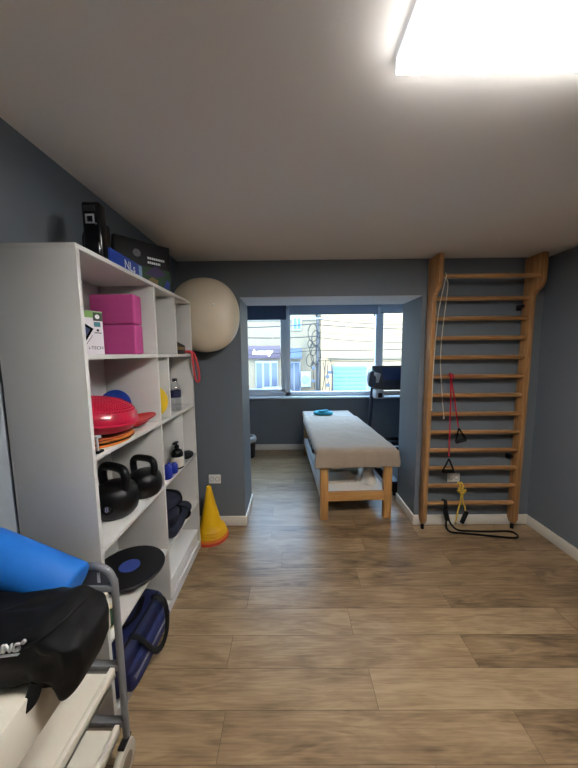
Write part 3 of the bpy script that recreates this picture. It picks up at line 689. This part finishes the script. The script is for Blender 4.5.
for j in range(24):
    for i in range(40): b = j*41+i; fs.append((b, b+1, b+42, b+41))
fl.add(vs, fs)
solo('plastic_wrap', fl, mat('milky_film', (176, 182, 192), .18), (.63, 3.5, ZS), 'crumpled milky plastic film on the table lower shelf', 'plastic film')
t = thing('storage_box', (.36, 3.95, ZS), 'dark navy box on the table lower shelf near the window', 'box')
MB().box(.325, .62, 3.72, 4.30, ZS, ZS+.24, .012, 3).build('box_body', mat('dark_navy_plastic', (22, 28, 48), .5), t)
MB().box(.318, .627, 3.713, 4.307, ZS+.24, ZS+.262, .006).build('lid', mat('dark_navy_plastic', (22, 28, 48), .5), t)

RC = Vector((.62, 2.63, 0)); RM = Matrix.Translation(RC) @ Matrix.Rotation(math.radians(2.4), 4, 'Z') @ Matrix.Translation(-RC)
for o in list(bpy.data.objects):              # the table stands slightly askew; what lies on it goes with it
    if o.parent is None and o.name.split('.')[0] in ('massage_table', 'towel', 'folded_cloth', 'paper_cone', 'paper_sheaf', 'plastic_wrap', 'storage_box'):
        o.matrix_world = RM @ (Matrix.Translation(o.location))
# ================================================================== BIN in the alcove
c = (-.70, 4.36, 0); Xb = Matrix.Translation(c)
t = thing('waste_bin', c, 'dark round bin with pale liner bag beside the opening', 'bin')
MB().lathe([(.12, 0), (.128, .005), (.15, .27), (.154, .275), (.154, .285), (.147, .285), (.12, .02)], Xb, 40, cap=False).lathe([(.12, .015), (.01, .016)], Xb, 40).build('bucket', mat('charcoal_plastic', (36, 38, 44), .45), t)
MB().lathe([(.155, .25), (.160, .27), (.157, .30), (.145, .325), (.11, .335), (.09, .31)], Xb, 40, cap=False).build('liner', mat('pale_liner', (172, 172, 170), .5, var=.1, scale=30), t)

# ================================================================== TREADMILL
t = thing('treadmill', (1.47, 3.7, 0), 'dark treadmill with silver handlebar standing right of the massage table', 'treadmill')
TD = mat('treadmill_navy', (38, 44, 58), .4); TG = mat('treadmill_silver', (168, 174, 182), .35, metal=.2)
MB().box(1.12, 1.80, 3.05, 4.42, .05, .15, .01).build('deck', BLACKR, t)
MB().box(1.22, 1.70, 3.06, 4.05, .151, .156, .001).build('running_belt', mat('belt', (30, 30, 32), .8), t)
for x in (1.12, 1.72): MB().box(x, x+.08, 3.06, 4.05, .151, .175, .004).build('side_rail', TD, t)
for x in (1.14, 1.74):
    for y in (3.1, 4.34): MB().cyl((x+.02, y, 0), (x+.02, y, .052), .022, 16).build('foot', BLACKR, t)
MB().prism([(4.02, .13), (4.06, .24), (4.16, .30), (4.40, .28), (4.44, .13)], 0, 1.13, 1.79, .012).build('motor_hood', BLACKG, t)
MB().box(1.33, 1.59, 4.055, 4.075, .236, .25).build('hood_badge', TG, t)
for x in (1.115, 1.775): MB().cyl((x+.015, 4.12, .12), (x+.015, 3.96, 1.12), .024, 16).build('upright', TD, t)
MB().prism([(3.86, 1.10), (3.90, 1.16), (4.00, 1.42), (4.05, 1.42), (4.06, 1.18), (3.98, 1.08)], 0, 1.14, 1.78, .012).build('console', TD, t)
Xc = frame((1.46, 3.945, 1.30), (1, 0, 0), (0, -.93, .36))
MB().box(-.20, .20, -.085, .09, .0, .010, .004, X=Xc).build('display', mat('display_blue', (44, 60, 98), .2), t)
for s in (-1, 1):
    MB().sell((1.46+s*.345, 3.93, 1.24), (.06, .07, .115), .6, .8).build('side_pod', TD, t)
    MB().box(1.46+s*.30-.045, 1.46+s*.30+.045, 3.865, 3.885, 1.20, 1.33, .008, X=Matrix.Translation((1.46+s*.3, 3.87, 1.26)) @ Matrix.Rotation(-.25*s, 4, 'Y') @ Matrix.Translation((-1.46-s*.3, -3.87, -1.26))).build('speaker_panel', TG, t)
    MB().box(1.46+s*.30-.055, 1.46+s*.30+.055, 3.70, 3.87, 1.00, 1.115, .02, 3).build('grip_end', TG, t)
    MB().box(1.46+s*.30-.028, 1.46+s*.30+.028, 3.694, 3.70, 1.02, 1.08, .002).build('grip_recess', BLACKR, t)
MB().cyl((1.20, 3.76, 1.075), (1.72, 3.76, 1.075), .027, 20).build('handlebar', mat('brushed_bar', (196, 190, 186), .35, metal=.4), t)

# ================================================================== ROLLER BLINDS
for k, (x0, x1, z, m, lb) in enumerate(((WX0+.02, -.06, 2.13, blind_mat('navy_blind', (84, 92, 112)), 'dark navy roller blind over the left window pane'), (-.02, 1.39, 2.205, blind_mat('slate_blind', (150, 156, 168)), 'wide slate blue roller blind over the middle window pane'), (1.42, WX1-.02, 2.215, blind_mat('pale_blind', (182, 188, 196)), 'pale roller blind over the right window pane'))):
    t = thing('roller_blind', ((x0+x1)/2, YW-.02, 2.36), lb, 'blind', 'roller blinds')
    MB().cyl((x0, YW-.028, 2.345), (x1, YW-.028, 2.345), .026, 20).build('roller', m, t)
    MB().box(x0+.004, x1-.004, YW-.056, YW-.053, z+.012, 2.345).build('fabric', m, t)
    MB().box(x0+.004, x1-.004, YW-.061, YW-.048, z, z+.014, .003).build('bottom_bar', mat('grey_bar', (96, 108, 126), .5), t)
    if k == 1:
        for x in (.42, 1.33): MB().box(x-.012, x+.012, YW-.064, YW-.050, z-.03, z+.002, .003).build('bar_clip', mat('dark_clip', (60, 64, 72), .6), t)

# ================================================================== TROLLEY
t = thing('trolley', (-.86, .6, 0), 'white three tier trolley with grey tubular frame in the near left corner', 'trolley')
QX0, QX1, QY0, QY1 = -1.055, -.65, .12, .93
MB().box(QX0, QX1, QY0, QY1, .636, .768, .004).build('drawer_box', CREAM, t)
for z in (.43, .19):
    tray = MB().box(QX0, QX1, QY0, QY1, z, z+.012, .001)
    tray.box(QX1-.018, QX1, QY0, QY1, z, z+.038, .002).box(QX0, QX0+.018, QY0, QY1, z, z+.038, .002)
    tray.build('tray', CREAM, t)
for y in (.955, .10):
    xa, xb, zt = QX1+.006, QX0-.002, .848
    MB().tube([(xa, y, .14), (xa, y, .4), (xa, y, zt-.10), (xa-.004, y, zt-.055), (xa-.022, y, zt-.02), (xa-.055, y, zt-.003), (xa-.10, y, zt), (xb+.10, y, zt), (xb+.055, y, zt-.003), (xb+.022, y, zt-.02), (xb+.004, y, zt-.055), (xb, y, zt-.10), (xb, y, .4), (xb, y, .14)], .0125, 14, sub=5).build('end_frame', STEEL, t)
    for z in (.765, .445, .205): MB().box(xb, xa, y-.012, y+.012, z-.012, z+.012, .003).build('cross_bar', STEEL, t)
MB().box(QX0+.02, QX1-.012, .950, .958, .775, .842).build('end_panel', STEELD, t)
MB().box(-.700, -.690, .947, .9495, .788, .826).build('sticker', WHITE, t)
for (x, y) in ((QX1+.006, .955), (QX0-.002, .955), (QX1+.006, .10), (QX0-.002, .10)):
    w = MB().cyl((x-.014, y-.03, .066), (x+.014, y-.03, .066), .066, 32, bev=.01).build('castor', mat('cream_wheel', (186, 176, 160), .5), t)
    MB().cyl((x-.0165, y-.03, .066), (x+.0165, y-.03, .066), .034, 24, bev=.003).build('hub', mat('brown_hub', (120, 104, 88), .5), w)
    MB().box(x-.012, x+.012, y-.04, y+.012, .133, .145, .002).build('castor_fork', BLACKR, w)
for (y, z) in ((.89, .742), (.89, .72), (.875, .668)):
    MB().lathe([(.003, 0), (.003, .001)], frame((QX1+.0002, y, z), (0, 1, 0), (1, 0, 0)), 12).build('screw_cap', mat('grey_screw', (150, 146, 140), .5), t)

# blue foam roller leaning in the corner of the trolley top
a_ = Vector((-.722, .868, .836)); b_ = Vector((-1.02, .870, .972)); d_ = (b_-a_).normalized()
X = Matrix.Translation(a_) @ d_.to_track_quat('Z', 'Y').to_matrix().to_4x4()
LR = (b_-a_).length
solo('foam_roller', MB().lathe([(.03, .0), (.062, .0), (.071, .004), (.075, .012), (.075, LR-.012), (.071, LR-.004), (.062, LR), (.03, LR)], X, 56), BLUEF, a_, 'blue foam roller propped on the trolley behind the black bag', 'foam roller')

# black kit bag
t = thing('kit_bag', (-.80, .71, .77), 'black kit bag with white lettering lying on the trolley top', 'bag')
Xk = TR((-.797, .712, .842), rz=math.radians(3))
def kit(p):
    q = Vector(p)
    n = noise.noise(Vector((p.x*7+1, p.y*7, p.z*7)))*.010+noise.noise(Vector((p.x*24, p.y*24+4, p.z*24)))*.010+abs(noise.noise(Vector((p.x*10+p.z*14, p.y*10, p.z*5))))*-.010
    q += Vector((n*.6, n, n))
    if p.x > .12:                               # right end sags over the trolley edge
        k = (p.x-.12)/.14
        q.z -= .085*k*max(0, (.05-p.z))/.13 + .03*k*k*max(0, p.z)/.07
        q.x -= .055*k*max(0, -p.z)/.08
        q.y -= .012*k
    return q
MB().sell((0, 0, 0), (.265, .088, .072), .32, .36, X=Xk, fn=kit, nu=120, nv=60).build('bag_body', BAGM, t)
MB().tube([Xk @ Vector(p) for p in [(.13, -.088, .045), (.17, -.085, .062), (.20, -.05, .076), (.215, .02, .074)]], .0035, 8).build('piping', BLACKR, t)
MB().tube([Xk @ Vector(p) for p in [(.02, -.094, -.05), (.03, -.105, -.085), (.06, -.115, -.105), (.11, -.115, -.104), (.145, -.105, -.085), (.155, -.092, -.05)]], .016, 10, flat=(0, 1, 0)).build('carry_strap', BLACKR, t)
MB().sell(tuple(Xk @ Vector((.205, -.075, .030))), (.006, .004, .004)).build('zip_pull', CHROME, t)
Xt = frame(Xk @ Vector((.106, -.097, .054)), Xk.to_3x3() @ Vector((1, 0, .06)), Xk.to_3x3() @ Vector((0, -1, .10)))
text('lettering', 'ING', .026, Xt, WHITET, t, shear=.25, bold=.0008, ext=.0025)
text('trade_mark', '®', .013, Xt @ Matrix.Translation((.034, .012, 0)), WHITET, t, ext=.003)
MB().box(-.03, .02, -.0175, -.0155, -.003, .003, X=Xt).build('underline', WHITET, t)

# ================================================================== STREET OUTSIDE
KY = 20.0; kk = KY/14.0
def F(x, z): return (x*kk, 1.6+(z-1.6)*kk)
ZG = -1.75
struct('street', MB().box(-40, 40, 5.2, 40, ZG-.2, ZG), mat('pale_asphalt', (136, 136, 138), .9, var=.08, scale=3))
CREAMW = mat('cream_render', (152, 126, 92), .9, var=.06, scale=1.2, bump=.2, bscale=8)
SANDW = mat('sand_render', (114, 100, 80), .9, var=.08, scale=1.5, bump=.2, bscale=8)
xs = 1.48*kk
t = thing('building', (10, KY, ZG), 'bright cream rendered building across the street at right', 'building')
MB().box(xs, 22, KY, KY+8, ZG, 9.5).build('wall', CREAMW, t)
MB().box(xs, 22.1, KY-.15, KY+8, 9.5, 9.8, .02).build('parapet', SANDW, t)
x0, z0 = F(2.1, -.42); x1, z1 = F(3.68, .95)
MB().box(x0-.12, x1+.12, KY-.05, KY+.01, ZG, z1+.12, .01).build('door_frame', mat('pale_stone', (120, 123, 126), .8), t)
gd = MB()
for k in range(9):
    h = (z1-ZG)/9; gd.box(x0, x1, KY-.10, KY-.04, ZG+k*h+.015, ZG+(k+1)*h, .01)
gd.build('garage_door', mat('light_blue_metal', (86, 116, 146), .6), t)
x0, z0 = F(3.8, -.4); x1, z1 = F(4.5, .85)
MB().box(x0, x1, KY-.06, KY+.01, ZG, z1, .01).build('side_door', mat('aqua_metal', (106, 142, 142), .6), t)
MB().box(xs+.5, 22, KY-.12, KY+.01, 1.15, 1.3, .02).build('string_course', SANDW, t)
t = thing('building', (-6, KY+.6, ZG), 'sand coloured shop building across the street at left', 'building')
MB().box(-14, xs-.02, KY+.5, KY+8, ZG, 8.5).build('wall', SANDW, t)
x0, z0 = F(.09, 2.72); x1, z1 = F(.56, 3.37)
w = MB().box(x0, x1, KY+.40, KY+.52, z0, z1, .01).build('window', mat('pale_frame', (130, 140, 150), .5), t)
MB().box(x0+.12, x1-.35, KY+.385, KY+.41, z0+.1, z1-.1).box(x1-.28, x1-.08, KY+.385, KY+.41, z0+.1, z1-.1).build('pane', mat('blue_pane', (58, 84, 126), .2), w)
x0, z0 = F(-2.15, 1.36); x1, z1 = F(-.5, 1.98)
s_ = MB().box(x0, x1, KY+.2, KY+.5, z0, z1, .03).build('shop_sign', mat('plum_sign', (70, 54, 62), .6), t)
text('lettering', 'beauty', .52, frame(((x0+x1)/2-.1, KY+.19, (z0+z1)/2), (1, 0, 0), (0, -1, 0)), mat('sign_letters', (250, 244, 226), .5, em=2.0), s_, shear=.3, ext=.01, bold=.012)
x0, z0 = F(-1.75, -.7); x1, z1 = F(-.62, 1.25)
d_ = MB().box(x0, x1, KY+.38, KY+.52, ZG, z1, .02).build('shop_door', mat('white_frame', (116, 116, 120), .5), t)
pn = MB()
for k in range(3): wq = (x1-x0)/3; pn.box(x0+k*wq+.07, x0+(k+1)*wq-.07, KY+.365, KY+.39, ZG+.3, z1-.15)
pn.build('pane', mat('shop_pane', (69, 73, 84), .2), d_)
x0, z0 = F(-.15, .1); x1, z1 = F(.50, 1.20)
d_ = MB().box(x0, x1, KY+.40, KY+.52, ZG+.4, z1, .02).build('shop_window', mat('white_frame', (116, 116, 120), .5), t)
MB().box(x0+.08, (x0+x1)/2-.04, KY+.385, KY+.41, ZG+.6, z1-.1).box((x0+x1)/2+.04, x1-.08, KY+.385, KY+.41, ZG+.6, z1-.1).build('pane', mat('shop_pane', (69, 73, 84), .2), d_)
x0, z0 = F(-.25, 1.36); x1, z1 = F(.55, 1.86)
MB().prism([(KY+.5, z1), (KY-.35, z0+.12), (KY-.35, z0), (KY+.5, z0)], 0, x0, x1).build('awning', mat('slate_awning', (66, 76, 94), .7), t)
MB().box(-14, xs-.02, KY+.42, KY+.51, 3.9, 4.1, .02).build('string_course', mat('white_render', (120, 115, 104), .9), t)

x0, z0 = F(.50, -.02); x1, z1 = F(.98, .72)
t = thing('air_conditioner', ((x0+x1)/2, KY+.1, z0), 'white air conditioner outdoor unit left of the utility pole', 'air conditioner')
MB().box(x0, x1, KY-.25, KY+.2, z0, z1, .03).build('casing', mat('ac_white', (140, 142, 142), .5), t)
MB().lathe([(.3, 0), (.3, .02), (.26, .03), (.05, .02)], frame(((x0+x1)/2-.08, KY-.255, (z0+z1)/2), (1, 0, 0), (0, -1, 0)), 32).build('fan_grille', mat('ac_grey', (112, 118, 122), .5), t)
MB().box(x0+.05, x0+.1, KY-.2, KY+.5, z0-.08, z0).box(x1-.1, x1-.05, KY-.2, KY+.5, z0-.08, z0).build('bracket', STEELD, t)
# parked car
x0, _ = F(-1.0, 0); x1, _ = F(.45, 0)
t = thing('car', ((x0+x1)/2-.9, KY-3.2, ZG), 'silver parked car in front of the shop', 'car')
CX = (x0+x1)/2-.75; CYc = KY-3.0
MB().prism([(-2.0, .28), (-2.05, .62), (-1.9, .78), (-1.15, .86), (-.55, 1.32), (.75, 1.34), (1.45, .92), (2.0, .80), (2.08, .5), (2.0, .28)], 1, CYc-.8, CYc+.8, .06, X=Matrix.Translation((CX, 0, ZG))).build('car_body', mat('car_silver', (150, 154, 160), .25, metal=.4), t)
MB().prism([(-1.02, .88), (-.5, 1.26), (.72, 1.28), (1.3, .9)], 1, CYc-.815, CYc-.79, X=Matrix.Translation((CX, 0, ZG))).build('side_window', mat('car_glass', (60, 68, 78), .1), t)
for dx in (-1.3, 1.3):
    for dy in (-.78, .62): MB().cyl((CX+dx, CYc+dy, ZG+.3), (CX+dx, CYc+dy+.16, ZG+.3), .3, 28, bev=.03).build('wheel', BLACKR, t)
# utility pole with tangled cables
px = 1.32*kk; PY = KY-1.2
t = thing('utility_pole', (px*.94, PY, ZG), 'grey utility pole with tangled cables in front of the buildings', 'utility pole')
px *= .94
MB().cyl((px, PY, ZG), (px, PY, 4.15), .13, 16, r1=.09).build('pole', mat('pole_grey', (70, 66, 64), .8), t)
MB().box(px-.25, px+1.0, PY-.16, PY-.06, 3.75, 3.85).build('cross_arm', mat('pole_dark', (110, 106, 104), .8), t)
CB = mat('cable_black', (12, 12, 12), .7)
cb = MB()
for k in range(7):
    cx = px-.32+.22*math.sin(k*2.1); cz = 2.9-.35*k; rr = .28+.12*math.sin(k*1.7+1)
    cb.tube([(cx+rr*math.cos(a)*.8, PY-.15+.06*math.sin(3*a+k), cz+rr*1.5*math.sin(a)) for a in [i*PI/5 for i in range(10)]], .026, 6, True, 4)
cb.build('cable_coil', CB, t)
for k in range(5):
    rx = random.uniform(-.5, .9); MB().box(px+rx-.12, px+rx+.12, PY-.22, PY-.12, .55-.28*k, .75-.28*k, .02).build('junction_box', mat('box_grey', (60, 66, 76), .6), t)
vt = MB()
for k in range(9):
    xx = px-.3+.16*k
    vt.tube([(xx, PY-.18, 1.1+.1*math.sin(k*3)), (xx+.1*math.sin(k*2), PY-.2, .2), (xx+.12*math.cos(k), PY-.18, -.9)], .022, 6)
vt.build('hanging_cable', CB, t)
cz = [(3.35, 3.1), (3.2, 3.15), (2.95, 2.7), (2.6, 2.75), (2.35, 2.2), (1.75, 2.0), (1.4, 1.65), (1.25, 1.45), (3.0, 3.0), (2.2, 1.9), (1.6, 1.75), (2.75, 2.4)]
for k, (za, zb) in enumerate(cz):
    zA = 1.6+(za-1.6)*1.34; zB = 1.6+(zb-1.6)*1.34
    y = PY-.11-.006*k
    lft = k >= 8
    xa, xb = (px, 12.0) if not lft else (-8.0, px)
    sag = .25+.1*math.sin(k*2.3)
    pts = [(xa+(xb-xa)*q/8, y-.02*q, zA+(zB-zA)*q/8-sag*4*(q/8)*(1-q/8)) for q in range(9)]
    solo('overhead_cable', MB().tube(pts, .016+.006*(k % 3), 6, sub=3), CB, (px, y, zA), 'black overhead cable strung from the utility pole toward the right' if not lft else 'black overhead cable strung from the utility pole toward the left', 'cable', 'overhead cables toward the right' if not lft else 'overhead cables toward the left')

for o in bpy.data.objects:
    if '_o' in o: del o['_o']
